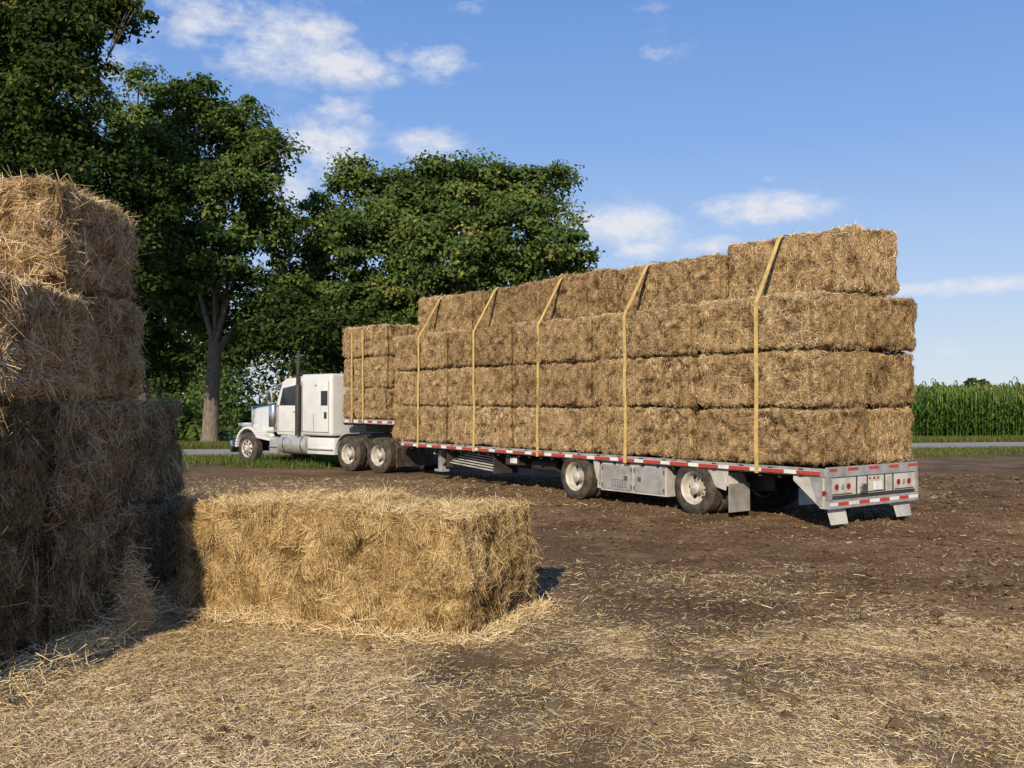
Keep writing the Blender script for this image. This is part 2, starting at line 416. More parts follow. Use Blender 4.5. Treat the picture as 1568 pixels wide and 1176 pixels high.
p.box(-.03,.02,-1.22,1.22,.56,.855,M['offwhite'])
p.box(-.07,.0,-1.28,1.28,.36,.5,M['alu']); p.box(-.05,.02,-1.2,1.2,.505,.555,M['dark'])
for s in(1,-1):
    ya,yb=(1.2,1.285) if s>0 else(-1.285,-1.2)
    p.box(-.065,.01,ya,yb,.505,.855,M['alu'])
    y=1.27*s
    p.prism([(.012,.36),(.10,.36),(.62,.78),(.62,.86),(.012,.86)],min(y,y-.015*s),max(y,y-.015*s),M['offwhite'])
    p.prism([(.06,.86),(.30,.86),(.14,.40),(.06,.40)],min(y,y+.012*s),max(y,y+.012*s),M['alu'])
    p.hexa([(-.02,s*.93-.22,.10),(0,s*.93-.22,.10),(0,s*.93+.22,.10),(-.02,s*.93+.22,.10),(.05,s*.93-.24,.355),(.07,s*.93-.24,.355),(.07,s*.93+.24,.355),(.05,s*.93+.24,.355)],M['offwhite'])
    for kx in range(3):
        p.cyl((-.03,s*(.72+.16*kx),.70),(-.045,s*(.72+.16*kx),.70),.048,M['lamp'] if kx!=1 else M['alu'],16)
for kx in(-.12,0,.12): p.cyl((-.03,kx,.80),(-.042,kx,.80),.02,M['lamp'],10)
p.box(-.05,-.03,-.22,.0,.60,.74,M['tape'])
p.cyl((-.05,.35,.66),(-.09,.35,.66),.07,M['chrome'],14); p.box(-.1,-.03,.28,.42,.58,.62,M['chrome'])
for kx in(-.55,-.3,.2,.5): p.box(-.045,-.03,kx-.01,kx+.01,.57,.85,M['dark'])
for kx in(-.9,.0,.9): p.box(-.04,-.03,kx-.28,kx+.28,.575,.59,M['dark'])
x=-1.26;i=0
while x<1.2:
    w=.29; p.box(-.075,-.071,x,min(x+w-.004,1.27),.405,.46,M['red'] if i%2 else M['tape'])
    if i%2==0: p.box(-.065,-.061,x,min(x+w-.004,1.27),.95,1.0,M['red'])
    x+=w;i+=1
p.cyl((.004,1.30,.62),(.004,1.32,.62),.035,M['lamp'],12)
p.obj('rear_bumper',tr,.005)
p=P()
for s in(1,-1):
    p.box(11.9,12.05,s*.85-.07,s*.85+.07,.3,.9,M['alu']); p.box(11.8,12.15,s*.85-.12,s*.85+.12,.24,.3,M['alu'])
    p.hexa([(11.2,s*.85-.03,.86),(11.28,s*.85-.03,.86),(11.28,s*.85+.03,.86),(11.2,s*.85+.03,.86),(11.85,s*.85-.03,.4),(11.93,s*.85-.03,.4),(11.93,s*.85+.03,.4),(11.85,s*.85+.03,.4)],M['dark'])
p.cyl((11.97,-.8,.72),(11.97,1.1,.72),.03,M['alu'],10)
p.obj('landing_gear',tr,.004)
p=P()
for i in range(7):
    z=.45+i*.05; p.hexa([(9.3,1.0-.08*i,z-.06),(11.3,1.0-.08*i,z+.05),(11.3,1.04-.08*i,z+.05),(9.3,1.04-.08*i,z-.06),(9.3,1.0-.08*i,z-.03),(11.3,1.0-.08*i,z+.08),(11.3,1.04-.08*i,z+.08),(9.3,1.04-.08*i,z-.03)],M['offwhite'])
p.box(9.25,9.31,.4,1.1,.35,.9,M['dark']); p.box(11.3,11.36,.4,1.1,.4,.9,M['dark'])
p.box(8.3,8.8,.6,1.1,.6,.82,M['dark']); p.box(8.35,8.6,1.1,1.12,.64,.78,M['tape'])
p.cyl((7.2,.75,.62),(8.1,.75,.62),.14,M['dark'],16)
p.obj('under_deck_rack',tr,.004)
def strap(t,upper=False,lean=0,top=1.0):
    if not upper:
        e=1.332; zt=DECK+BH*3; zt2=DECK+BH*3+top
        half=[(1.345,.86),(e+.008,1.02),(e+.004,1.5),(e-.004,1.95),(e+.006,2.4),(e-.004,2.9),(e+.0,zt-.12),(e-.05,zt-.03),(.70,zt2-.12),(.60,zt2-.02)]
    else:
        e=1.318; zt2=UP+.9*3+.0; half=[(1.34,UP-.1),(e+.006,UP+.1),(e+.006,UP+1.4),(e+.0,zt2-.12),(e-.09,zt2)]
    pts=half+[(0,zt2+.012)]+[(-y,z) for y,z in half[::-1]]
    w=.040; vs=[];fs=[]
    n=len(pts)
    for i,(y,z) in enumerate(pts):
        y2,z2=pts[min(i+1,n-1)];y1,z1=pts[max(i-1,0)]
        ty,tz=y2-y1,z2-z1; l=math.hypot(ty,tz) or 1; ny,nz=-tz/l,ty/l
        if ny*y+nz*(z-2)<0: ny,nz=-ny,-nz
        lx=lean*(z-1)+.010*math.sin(z*4+t)
        for dx,th in((-w,0),(w,0),(w,.006),(-w,.006)):
            vs.append((t+dx+lx,y+ny*th,z+nz*th))
    for i in range(n-1):
        for j in range(4):
            fs.append((i*4+j,i*4+(j+1)%4,(i+1)*4+(j+1)%4,(i+1)*4+j))
    me=bpy.data.meshes.new('strap'); me.from_pydata(vs,[],fs); me.materials.append(M['strap']); me.update()
    obj('cargo_strap',me,None,O,RZ)
for t,l,tp in((1.31,.0,1.12),(4.5,.012,1.04),(7.3,-.008,1.04),(9.77,.014,1.04),(12.4,-.01,1.04)): strap(t,False,l,tp)
for t in(15.5,16.2): strap(t,True,.01)
# ------------------------------------------------------------------ semi truck
tk=bpy.data.objects.new('semi_truck',None); scene.collection.objects.link(tk)
tk.location=(-3.56,28.5,0); tk.rotation_euler=(0,0,math.atan2(.643,-.766))
for i,x in enumerate((-.66,.66)):
    for s in(1,-1): add_wheel(WD,tk,f'drive_wheel_{i}_{"l" if s>0 else "r"}',x,s*1.24,.52,s)
for s in(1,-1): add_wheel(WS,tk,'steer_wheel_'+('l' if s>0 else 'r'),5.9,s*1.17,.52,s)
p=P()
for s in(1,-1): p.box(-1.4,6.5,s*.42-.04,s*.42+.04,.7,.95,M['dark'])
for x in(-.66,.66,5.9): p.cyl((x,-1,.52),(x,1,.52),.09,M['dark'])
p.box(-.5,.5,-.5,.5,.97,1.12,M['dark']); p.box(-1.35,-1.3,-1.15,1.15,.2,.75,M['rubber'])
p.box(4.6,6.2,-.38,.38,.6,1.1,M['dark'])
for s in(1,-1):
    p.arch(.66,.52,.60,.62,10,80,min(s*.72,s*1.26),max(s*.72,s*1.26),M['white'],8)
p.obj('chassis',tk,.004)
p=P(); p.box(1.5,3.02,-1.2,1.2,1.02,2.93,M['white']); p.obj('sleeper',tk,.10,4,True)
p=P()
for s in(1,-1):
    def bx(x0,x1,z0,z1,m,t=.006,yy=1.202):
        a,b=yy*s,(yy+t)*s; p.box(x0,x1,min(a,b),max(a,b),z0,z1,m)
    bx(1.68,2.0,1.95,2.4,M['dark']); bx(1.71,1.97,1.98,2.37,M['glass'],.010)
    bx(1.62,2.9,1.12,1.14,M['dark']); bx(1.62,1.632,1.12,2.7,M['dark']); bx(2.35,2.362,1.12,1.7,M['dark']); bx(2.9,2.912,1.12,2.7,M['dark'])
    bx(1.72,1.85,1.55,1.75,M['dark']); bx(2.2,2.3,2.55,2.6,M['amber'],.02)
    bx(3.12,3.15,1.1,2.7,M['dark'],.005,1.062)
p.obj('sleeper_trim',tk,.002)
p=P(); p.prism([(3.06,1.0),(4.45,1.0),(4.5,1.98),(4.16,2.72),(3.95,2.82),(3.06,2.86)],-1.06,1.06,M['white']); p.obj('cab',tk,.06,3,True)
p=P()
for s in(1,-1):
    a,b=1.061*s,1.069*s
    p.prism([(3.42,1.95),(4.28,1.95),(4.10,2.5),(3.42,2.6)],min(a,b),max(a,b),M['glass'])
    a,b=1.061*s,1.066*s
    p.box(3.34,3.352,min(a,b),max(a,b),1.1,2.68,M['dark']); p.box(4.34,4.352,min(a,b),max(a,b),1.1,1.95,M['dark']); p.box(3.35,4.34,min(a,b),max(a,b),1.1,1.112,M['dark'])
    p.box(3.42,3.56,min(a,b),max(a,b),1.72,1.76,M['chrome'])
for s in(1,-1):
    y0,y1=(.04,.95) if s>0 else(-.95,-.04)
    p.hexa([(4.49,y0,2.02),(4.52,y0,2.02),(4.52,y1,2.02),(4.49,y1,2.02),(4.20,y0,2.66),(4.23,y0,2.66),(4.23,y1,2.66),(4.20,y1,2.66)],M['glass'])
p.hexa([(4.2,-1.02,2.66),(4.55,-1.02,2.55),(4.55,1.02,2.55),(4.2,1.02,2.66),(4.18,-1.02,2.70),(4.56,-1.02,2.58),(4.56,1.02,2.58),(4.18,1.02,2.70)],M['visor'])
for y in(-.8,-.4,0,.4,.8): p.cyl((4.05,y,2.83),(4.05,y,2.90),.05,M['amber'],10,.03)
p.obj('cab_windows',tk,.002)
p=P(); p.hexa([(4.47,-.98,1.1),(6.5,-.56,1.0),(6.5,.56,1.0),(4.47,.98,1.1),(4.47,-.86,2.02),(6.48,-.5,1.86),(6.48,.5,1.86),(4.47,.86,2.02)],M['white']); p.obj('hood',tk,.10,4,True)
p=P()
for s in(1,-1):
    y0,y1=(.55,1.2) if s>0 else(-1.2,-.55)
    p.arch(5.9,.56,.60,.68,-2,150,y0,y1,M['white'],18)
    p.hexa([(4.55,y0,.78),(5.33,y0,.86),(5.33,y1,.86),(4.55,y1,.78),(4.55,y0,.86),(5.36,y0,.95),(5.36,y1,.95),(4.55,y1,.86)],M['white'])
    ya,yb=(.56,.64) if s>0 else (-.64,-.56)
    p.box(5.2,6.5,min(ya,yb),max(ya,yb),.85,1.3,M['white'])
p.obj('front_fenders',tk,.03,3,True)
p=P()
p.box(6.72,6.84,-1.2,1.2,.36,.76,M['chrome']); p.box(6.50,6.56,-.56,.56,.82,1.92,M['chrome']); p.box(6.562,6.568,-.48,.48,.9,1.84,M['dark'])
for i in range(9): p.box(6.569,6.575,-.46+i*.11,-.43+i*.11,.92,1.82,M['chrome'])
for s in(1,-1):
    p.box(6.3,6.5,s*.92-.2,s*.92+.2,1.18,1.36,M['chrome']); p.box(6.5,6.51,s*.92-.18,s*.92+.18,1.2,1.34,M['tape'])
    p.box(6.3,6.34,s*.75-.1,s*.75+.02,1.0,1.2,M['chrome'])
    p.cyl((2.75,s*.9,.72),(4.15,s*.9,.72),.32,M['alu'],28)
    for x in(3.0,3.9): p.cyl((x-.03,s*.9,.72),(x+.03,s*.9,.72),.326,M['chrome'],28)
    p.box(4.2,4.62,min(s*.7,s*1.2),max(s*.7,s*1.2),.42,.85,M['alu']); p.box(4.2,4.62,min(s*1.2,s*1.25),max(s*1.2,s*1.25),.6,.63,M['chrome'])
    p.box(1.35,2.65,min(s*.7,s*1.2),max(s*.7,s*1.2),.46,.96,M['white']); p.box(1.4,2.6,min(s*1.2,s*1.28),max(s*1.2,s*1.28),.6,.63,M['alu'])
    p.cyl((3.2,s*1.16,1.0),(3.2,s*1.16,2.6),.085,M['dark'],18); p.cyl((3.2,s*1.16,2.6),(3.17,s*1.16,3.62),.06,M['dark'],16)
    p.box(4.42,4.47,s*1.34-.1,s*1.34+.1,2.0,2.45,M['chrome']); p.cyl((4.3,s*1.05,2.5),(4.45,s*1.34,2.45),.014,M['chrome'],8); p.cyl((4.3,s*1.05,1.95),(4.45,s*1.34,2.0),.014,M['chrome'],8)
    p.cyl((4.55,s*1.08,1.25),(4.55,s*1.08,1.95),.17,M['chrome'],20)
p.obj('chrome_fittings',tk,.01,2,True)
# ------------------------------------------------------------------ ground
def sstep(a,b,x):
    t=np.clip((x-a)/(b-a),0,1); return t*t*(3-2*t)
def straw_density(x,y):
    P3=np.stack([x,y,0*x],1)
    n=fbm(P3*.55,3,101)*.5+.5; n2=fbm(P3*2.3,3,102)*.5+.5
    left=sstep(.1,-1.2,x+.15*(y-6))*sstep(9.3,8.3,y+.4*x+1.2)
    left2=sstep(13.5,10.5,y)*sstep(-1.8,-3.4,x)
    nearb=np.exp(-((y-7.7-.1*x)/.6)**2)*sstep(-.6,1.0,x)*sstep(5.8,4.4,x)
    lowr=sstep(6.9,5.9,y-.15*x)*sstep(.0,1.4,x)*.85
    mid=.45*sstep(8.0,6.5,y)
    under=np.exp(-(((x+1.9)/2.3)**2+((y-8.7)/1.5)**2)**2)
    d=np.maximum.reduce([.97*left,.9*nearb,lowr,.6*under,.6*left2,mid])
    d=np.clip(d,0,1)*(.28+.95*sstep(.3,.56,n*.5+n2*.5))
    far=.12*sstep(.5,.75,n)+.05
    heap=np.exp(-(((x+5.0)/3)**2+((y-15)/3.)**2))*.5+np.exp(-(((x+4.5)/5)**2+((y-22)/3.)**2))*.45
    return np.clip(d+far+heap,0,1)
def ground_h(x,y):
    P3=np.stack([x,y,0*x],1)
    u=y-.19*x
    fall=sstep(34,27,u)*sstep(-12,-4,y)
    R=np.stack([x*.55+y*.1,(y-.15*x)*2.4,0*x],1)
    soil=sstep(1.0,4.5,x+.25*(y-8))*sstep(6,8.5,y)
    h=.055*fbm(P3*.35,2,7)+.028*fbm(P3*1.7,3,8)+(.018+.030*soil)*fbm(P3*6,3,9)+soil*.07*fbm(R*1.8,2,10)
    h+=.012*fbm(P3*20,2,12)
    for off,k1,k2 in((0,.35,.94),(1.9,.35,.94),(1.2,-.3,.95),(3.4,-.3,.95)):
        w_=(x*k1+(y-6.2-off)*k2); tread=.6+.4*np.sin((x*k2-y*k1)*2*np.pi/.16)
        h-=.022*np.exp(-(w_/.2)**2)*tread-.012*np.exp(-((np.abs(w_)-.32)/.1)**2)
    tl=((x-5.98)*(-.596)+(y-15.64)*.803); ty=((x-5.98)*(-.803)+(y-15.64)*(-.596))
    near_tr=sstep(-1.5,-.5,tl)*sstep(24,22,tl)*sstep(2.6,1.8,np.abs(ty))
    # tracks left beside the trailer
    for o_ in(2.9,3.6,5.2): h-=.03*np.exp(-((ty-o_-.15*np.sin(tl*.3))/.22)**2)*sstep(-6,-3,tl)*sstep(18,14,tl)
    h=h*(1-.8*near_tr)
    return h*fall
def axis(dense0,dense1,step,far,growth=1.12):
    c=list(np.arange(dense0,dense1,step)); s=step; x=c[-1]
    while x<far: s*=growth; x+=s; c.append(x)
    s=step; x=c[0]; lo=[]
    while x>-far: s*=growth; x-=s; lo.append(x)
    return np.array(lo[::-1]+c)
xs=axis(-7,10.5,.035,1500,1.05); ys=axis(4.6,15,.033,1500,1.03)
gx,gy=np.meshgrid(xs,ys,indexing='ij'); X=gx.ravel();Y=gy.ravel()
Z=ground_h(X,Y)
idx=np.arange(X.size).reshape(gx.shape)
Fq=np.stack([idx[:-1,:-1],idx[1:,:-1],idx[1:,1:],idx[:-1,1:]],-1).reshape(-1,4)
m,nt,b,o=newmat('ground_soil')
tc=N(nt,'ShaderNodeTexCoord'); sx=N(nt,'ShaderNodeSeparateXYZ'); nt.links.new(tc.outputs['Object'],sx.inputs[0])
n1=noise(nt,.8,5); n2=noise(nt,14,5,rough=.7); n3=noise(nt,70,3,rough=.7)
f=math_(nt,'ADD',math_(nt,'MULTIPLY',n1,.5),math_(nt,'ADD',math_(nt,'MULTIPLY',n2,.32),math_(nt,'MULTIPLY',n3,.18)))
soil=ramp(nt,f,[(.36,(.088,.053,.030)),(.5,(.185,.118,.068)),(.64,(.33,.225,.138))])
at=N(nt,'ShaderNodeAttribute',attribute_name='straw')
n5=noise(nt,120,3,stretch=(.5,1,1)); 
sf=math_(nt,'MULTIPLY',at.outputs['Fac'],math_(nt,'MULTIPLY',n5,1.5),clamp=True)
soil=mix(nt,sf,soil,(.52,.385,.215))
n6=noise(nt,.9,5)
u=math_(nt,'SUBTRACT',sx.outputs['Y'],math_(nt,'MULTIPLY',sx.outputs['X'],.19))
gm=math_(nt,'ADD',math_(nt,'DIVIDE',math_(nt,'SUBTRACT',u,31.5),3.0),math_(nt,'MULTIPLY',math_(nt,'SUBTRACT',n6,.5),2.5),clamp=True)
gc=ramp(nt,n2,[(.3,(.05,.075,.02)),(.6,(.11,.13,.035)),(.8,(.2,.18,.08))])
col=mix(nt,gm,soil,gc)
nt.links.new(col,b.inputs['Base Color']); b.inputs['Roughness'].default_value=.95; b.inputs['Specular IOR Level'].default_value=.1
hh=math_(nt,'ADD',math_(nt,'MULTIPLY',n2,1.),math_(nt,'MULTIPLY',n3,.6))
bump(nt,b,hh,1.0,.045); M['ground']=m
sd=straw_density(X,Y)
gme=mk('ground',np.stack([X,Y,Z],1),Fq,[M['ground']],{'straw':sd},smooth=True)
obj('ground',gme)
def strip(name,u0,u1,z,mat,x0=-300,x1=300):
    n=60; xx=np.linspace(x0,x1,n); v=[];
    for x in xx: v+= [(x,u0+.19*x,z),(x,u1+.19*x,z)]
    f=[(2*i,2*i+2,2*i+3,2*i+1) for i in range(n-1)]
    obj(name,mk(name,v,f,[mat]))
strip('road',38.5,43.6,.006,M['road'])
def scatter(n,x0,x1,y0,y1,lmin,lmax,wd,dens=1):
    x=rng.uniform(x0,x1,n);y=rng.uniform(y0,y1,n)
    k_=rng.random(n)<straw_density(x,y)*dens; x=x[k_];y=y[k_];n=len(x)
    z=ground_h(x,y)
    a=rng.normal(.0,1.1,n)+rng.choice([0,math.pi/2],n); t=np.stack([np.cos(a),np.sin(a),rng.normal(0,.24,n)],1); t=nrm(t)
    L=rng.uniform(lmin,lmax,n)*rng.choice([.35,.7,1.3],n,p=[.55,.33,.12]); W=rng.uniform(.6,1.2,n)*wd
    c=np.stack([x,y,z+.006+rng.random(n)*.022],1)
    s=nrm(np.cross(t,np.tile([0,0,1.],(n,1))+rng.normal(0,.5,(n,3))))
    a_=c-t*L[:,None]*.5;b_=c+t*L[:,None]*.5;w=s*W[:,None]*.5
    v=np.stack([a_-w,a_+w,b_+w*.7,b_-w*.7],1).reshape(-1,3)
    P3=np.stack([x,y,0*x],1)
    return v,np.repeat(np.clip(rng.normal(.58,.21,n)+.22*fbm(P3*1.5,2,77),.05,1),4)
A=[scatter(720000,-7,7.5,4.8,12,.015,.12,.0040,.9),scatter(200000,-9,16,9,26,.05,.16,.0085,.65)]
v_=np.concatenate([q[0] for q in A]);t_=np.concatenate([q[1] for q in A])
obj('loose_straw',mk('loose_straw',v_,np.arange(len(v_)).reshape(-1,4),[M['straw_b']],{'tint':t_}))
def fringe(n,p0,p1,spread,hgt):
    s=rng.random(n); p0=np.array(p0);p1=np.array(p1)
    c=p0+(p1-p0)*s[:,None]; c=np.concatenate([c+rng.normal(0,spread,(n,2)),np.abs(rng.normal(0,hgt,n))[:,None]+.02],1)
    t=nrm(rng.normal(size=(n,3))*np.array([1,1,.5])); L=rng.uniform(.06,.22,n)
    v,f=blades(c,t,L,np.full(n,.0055)); return v,np.repeat(np.clip(rng.normal(.6,.2,n),.1,1),4)
B=[fringe(5000,(-3.3,9.2),(-.35,7.95),.07,.03),fringe(2500,(-.3,8.0),(.3,9.4),.07,.03),fringe(9000,(-3.6,6.0),(-3.5,10.6),.12,.07),fringe(2400,(-3.42,8.35),(-3.36,8.5),.05,.24)]
v_=np.concatenate([q[0] for q in B]);t_=np.concatenate([q[1] for q in B])
obj('loose_straw_fringe',mk('straw_fringe',v_,np.arange(len(v_)).reshape(-1,4),[M['straw_b']],{'tint':t_}))
def clods(n):
    x=rng.uniform(-2,17,n);y=rng.uniform(5,26,n); soil_=sstep(1.0,4.5,x+.25*(y-8)); k_=rng.random(n)<.15+.85*soil_; x=x[k_];y=y[k_]; n=len(x)
    z=ground_h(x,y); r=rng.uniform(.008,.034,n)*rng.choice([.7,1,1.7,2.3],n,p=[.56,.34,.08,.02])
    base=np.array([[1,0,0],[-1,0,0],[0,1,0],[0,-1,0],[0,0,1],[0,0,-1]],float); fs=np.array([[0,2,4],[2,1,4],[1,3,4],[3,0,4],[2,0,5],[1,2,5],[3,1,5],[0,3,5]])
    V=base[None]*r[:,None,None]*rng.uniform(.6,1.3,(n,6,1)); V[:,:,2]*=.7
    a=rng.uniform(0,6.28,n); c_,s_=np.cos(a)[:,None],np.sin(a)[:,None]
    vx=V[:,:,0]*c_-V[:,:,1]*s_; vy=V[:,:,0]*s_+V[:,:,1]*c_
    V=np.stack([vx+x[:,None],vy+y[:,None],V[:,:,2]+z[:,None]+r[:,None]*.3],-1).reshape(-1,3)
    Fc=(fs[None]+6*np.arange(n)[:,None,None]).reshape(-1,3)
    obj('soil_clods',mk('soil_clods',V,Fc,[M['ground']],{'straw':np.zeros(len(V))},smooth=False))
clods(95000)
def grass(name,n,x0,x1,u0,u1,hmin,hmax,wd,mat,bias=None):
    x=rng.uniform(x0,x1,n);u_=rng.uniform(u0,u1,n);y=u_+.19*x
    P3=np.stack([x,y,0*x],1); k_=rng.random(n)<sstep(-.35,.3,fbm(P3*.5,3,55)+(u_-33)*.12); x=x[k_];y=y[k_];n=len(x)
    h=rng.uniform(hmin,hmax,n); t=nrm(np.stack([rng.normal(0,.4,n),rng.normal(0,.4,n),np.ones(n)],1))
    c=np.stack([x,y,h*.45],1); s=nrm(np.stack([rng.normal(size=n),rng.normal(size=n),0*x],1))*wd
    a_=c-t*h[:,None]*.5;b_=c+t*h[:,None]*.5
    v=np.stack([a_-s,a_+s,b_+s*.2,b_-s*.2],1).reshape(-1,3)
    obj(name,mk(name,v,np.arange(len(v)).reshape(-1,4),[mat],{'tint':np.repeat(np.clip(rng.normal(.5,.25,n),0,1),4)}))
grass('grass_verge',90000,-30,45,30,38.3,.05,.17,.012,M['grass'])
grass('grass_verge_far',60000,-30,45,43.8,46.5,.08,.35,.014,M['grass'])
grass('tall_weeds',6000,-12,-5,28.5,33,.10,.32,.012,M['leaf'])
def corn():
    pts=[]
    for r_ in range(14):
        u_=46.8+r_*.76; xx=np.arange(-2,52,.17); xx=xx+rng.normal(0,.03,len(xx))
        pts.append(np.stack([xx,u_+.19*xx+rng.normal(0,.05,len(xx))],1))
    pts=np.concatenate(pts); n=len(pts); Hh=rng.normal(2.5,.17,n)+.14*fbm(np.concatenate([pts*.3,np.zeros((n,1))],1),2,5)
    V=[];T=[]
    c=np.stack([pts[:,0],pts[:,1],Hh*.5],1); s=np.zeros((n,3));s[:,0]=.014
    up=np.zeros((n,3));up[:,2]=Hh*.5
    V.append(np.stack([c-up-s,c-up+s,c+up+s*.4,c+up-s*.4],1).reshape(-1,3)); T.append(np.repeat(rng.uniform(.3,.6,n),4))
    for k_ in range(12):
        z0=Hh*(.12+.075*k_)+rng.normal(0,.05,n); a=(k_%2)*math.pi+rng.normal(.4,.7,n); L=rng.uniform(.55,.85,n)*(1 if k_<9 else .7)
        d=np.stack([np.cos(a),np.sin(a),0*a],1); sd_=np.stack([-np.sin(a),np.cos(a),0*a],1)
        rise=rng.uniform(.25,.5,n)
        prof=[(0,0,.03),(.35,.75,.045),(.7,.85,.035),(1.0,.25,.006)]
        P0=[]
        for (q,zq,w) in prof:
            pc=np.stack([pts[:,0],pts[:,1],z0],1)+d*(L*q)[:,None]; pc[:,2]+=rise*zq*(1 if k_<9 else 1.5)
            P0.append((pc-sd_*w,pc+sd_*w))
        tt=np.clip(rng.normal(.35+.04*k_,.15,n),0,.95)
        for i in range(3):
            V.append(np.stack([P0[i][0],P0[i][1],P0[i+1][1],P0[i+1][0]],1).reshape(-1,3)); T.append(np.repeat(tt,4))
    for k_ in range(3):
        t=nrm(np.stack([rng.normal(0,.35,n),rng.normal(0,.35,n),np.ones(n)],1)); c=np.stack([pts[:,0],pts[:,1],Hh+.08],1)+t*.06
        v,_=blades(c,t,rng.uniform(.2,.34,n),np.full(n,.018)); V.append(v); T.append(np.full(4*n,1.))
    v=np.concatenate(V); obj('corn_field',mk('corn_field',v,np.arange(len(v)).reshape(-1,4),[M['corn']],{'tint':np.concatenate(T)}))
corn()
# ------------------------------------------------------------------ trees
def tube(pts,rad,seg=8):
    V=[];Fc=[]
    for i,(p_,r_) in enumerate(zip(pts,rad)):
        d=(Vector(pts[min(i+1,len(pts)-1)])-Vector(pts[max(i-1,0)])).normalized(); u_=d.orthogonal().normalized();w=d.cross(u_)
        for j in range(seg):
            a=2*math.pi*j/seg; V.append(tuple(Vector(p_)+u_*math.cos(a)*r_+w*math.sin(a)*r_))
    for i in range(len(pts)-1):
        for j in range(seg): Fc.append((i*seg+j,i*seg+(j+1)%seg,(i+1)*seg+(j+1)%seg,(i+1)*seg+j))
    return V,Fc
def tree(name,x,y,lobes,trunk_h,tr,nclump,nleaf,ls,mat,seed,tb=.5,thin=1.0):
    rs=np.random.default_rng(seed); par=bpy.data.objects.new(name,None); scene.collection.objects.link(par); par.location=(x,y,0)
    V=[];Fc=[]
    def addt(pts,rad,seg=8):
        v,f=tube(pts,rad,seg); o_=len(V); V.extend(v); Fc.extend([tuple(i+o_ for i in q) for q in f])
    lobes=np.array(lobes,float)
    top=Vector((rs.normal(0,.3),rs.normal(0,.3),trunk_h))
    addt([(0,0,-.3),(0,0,.3),(.1,0,trunk_h*.5),tuple(top)],[tr*1.6,tr*1.15,tr,tr*.85],12)
    vol=lobes[:,3]*lobes[:,4]*lobes[:,5]; vol=vol**.75; li=rs.choice(len(lobes),nclump,p=vol/vol.sum())
    for lb in lobes:
        c=Vector(lb[:3]); mid=top.lerp(c,.5)+Vector((rs.normal(0,.5),rs.normal(0,.5)+1.2,-.3))
        addt([tuple(top-Vector((0,0,rs.uniform(0,.4)*trunk_h*.4))),tuple(mid),tuple(c)],[tr*.38*thin,tr*.22*thin,tr*.08*thin],7)
        for _ in range(3):
            e=c+Vector((rs.normal(0,.6)*lb[3],rs.normal(0,.6)*lb[4],rs.normal(0,.5)*lb[5])); addt([tuple(c.lerp(mid,.3)),tuple(c.lerp(e,.5)+Vector((0,0,.2))),tuple(e)],[tr*.1*thin,tr*.06*thin,tr*.025*thin],5)
    L=lobes[li]; d=rs.normal(size=(nclump,3)); d/=np.linalg.norm(d,axis=1,keepdims=True); rr=rs.uniform(.5,1.12,(nclump,1))
    cc=L[:,:3]+d*L[:,3:6]*rr; cr=rs.uniform(.35,1.05,nclump); ct=rs.normal(tb,.17,nclump)
    n=nclump*nleaf; ci=np.repeat(np.arange(nclump),nleaf)
    e=rs.normal(size=(n,3)); e/=np.linalg.norm(e,axis=1,keepdims=True); q=rs.uniform(.25,1.2,(n,1))
    pos=cc[ci]+e*q*cr[ci][:,None]*np.array([1.2,1.2,.65])
    nn=e*.7+np.array([0,-.25,.5])+rs.normal(0,.5,(n,3)); nn/=np.linalg.norm(nn,axis=1,keepdims=True)
    t=np.cross(nn,rs.normal(size=(n,3))); t/=np.linalg.norm(t,axis=1,keepdims=True); s=np.cross(nn,t)
    l=ls*rs.uniform(.6,1.3,(n,1)); 
    v=np.stack([pos-t*l*.6,pos+s*l*.34,pos+t*l*.6,pos-s*l*.34],1).reshape(-1,3)
    tint=np.clip(ct[ci]+rs.normal(0,.14,n),0,1)
    tint=np.where(rs.random(n)<.012,1,tint)
    obj(name+'_leaves',mk(name+'_leaves',v,np.arange(4*n).reshape(-1,4),[mat],{'tint':np.repeat(tint,4)}),par)
    me=bpy.data.meshes.new(name+'_wood'); me.from_pydata(V,[],Fc); me.materials.append(M['bark']); me.polygons.foreach_set('use_smooth',[True]*len(Fc)); me.update()
    obj(name+'_trunk',me,par)
def pz(y,d): return CAMH+(616-y)/1440*d
def px(x,d): return (x-784)/1440*d
def lob(lst,d,x,y):
    return [(px(a,d)-x,dz+0.0,pz(b_,d),ra/1440*d,ra/1440*d*.9,rb/1440*d) for (a,b_,ra,rb,dz) in lst]
d=52; x=px(700,d)
tree('tree',x,d,lob([(680,300,60,55,0),(680,270,45,32,1),(745,278,55,38,1),(800,275,45,32,1),(845,280,32,28,0),(855,345,38,45,0),(880,400,28,30,-1),(790,370,75,60,-2),(700,390,80,60,-2),(640,330,45,50,0),(760,450,90,60,0),(640,440,60,60,1),(840,430,60,45,0)],d,x,d),3.6,.42,480,140,.235,M['leaf'],11,.56)
d=54; x=px(575,d)
tree('tree',x,d,lob([(540,275,32,34,0),(600,285,34,30,1),(500,335,38,42,0),(560,370,60,50,-2),(465,390,38,50,0),(620,380,40,45,-1),(520,450,70,55,-1),(600,470,60,50,0),(460,470,50,50,0)],d,x,d),4,.4,350,140,.235,M['leaf'],12,.52)
d=49; x=px(322,d)
tree('tree',x,d,lob([(290,160,48,40,0),(340,190,52,55,1),(385,225,45,40,0),(425,235,28,22,-1),(370,300,65,50,-2),(260,260,70,60,-1),(410,350,42,40,0),(330,390,80,55,-2),(250,380,60,60,0),(410,440,50,40,0),(290,460,60,40,1)],d,x,d),5.2,.38,450,140,.225,M['leaf'],13,.47)
d=40; x=px(10,d)
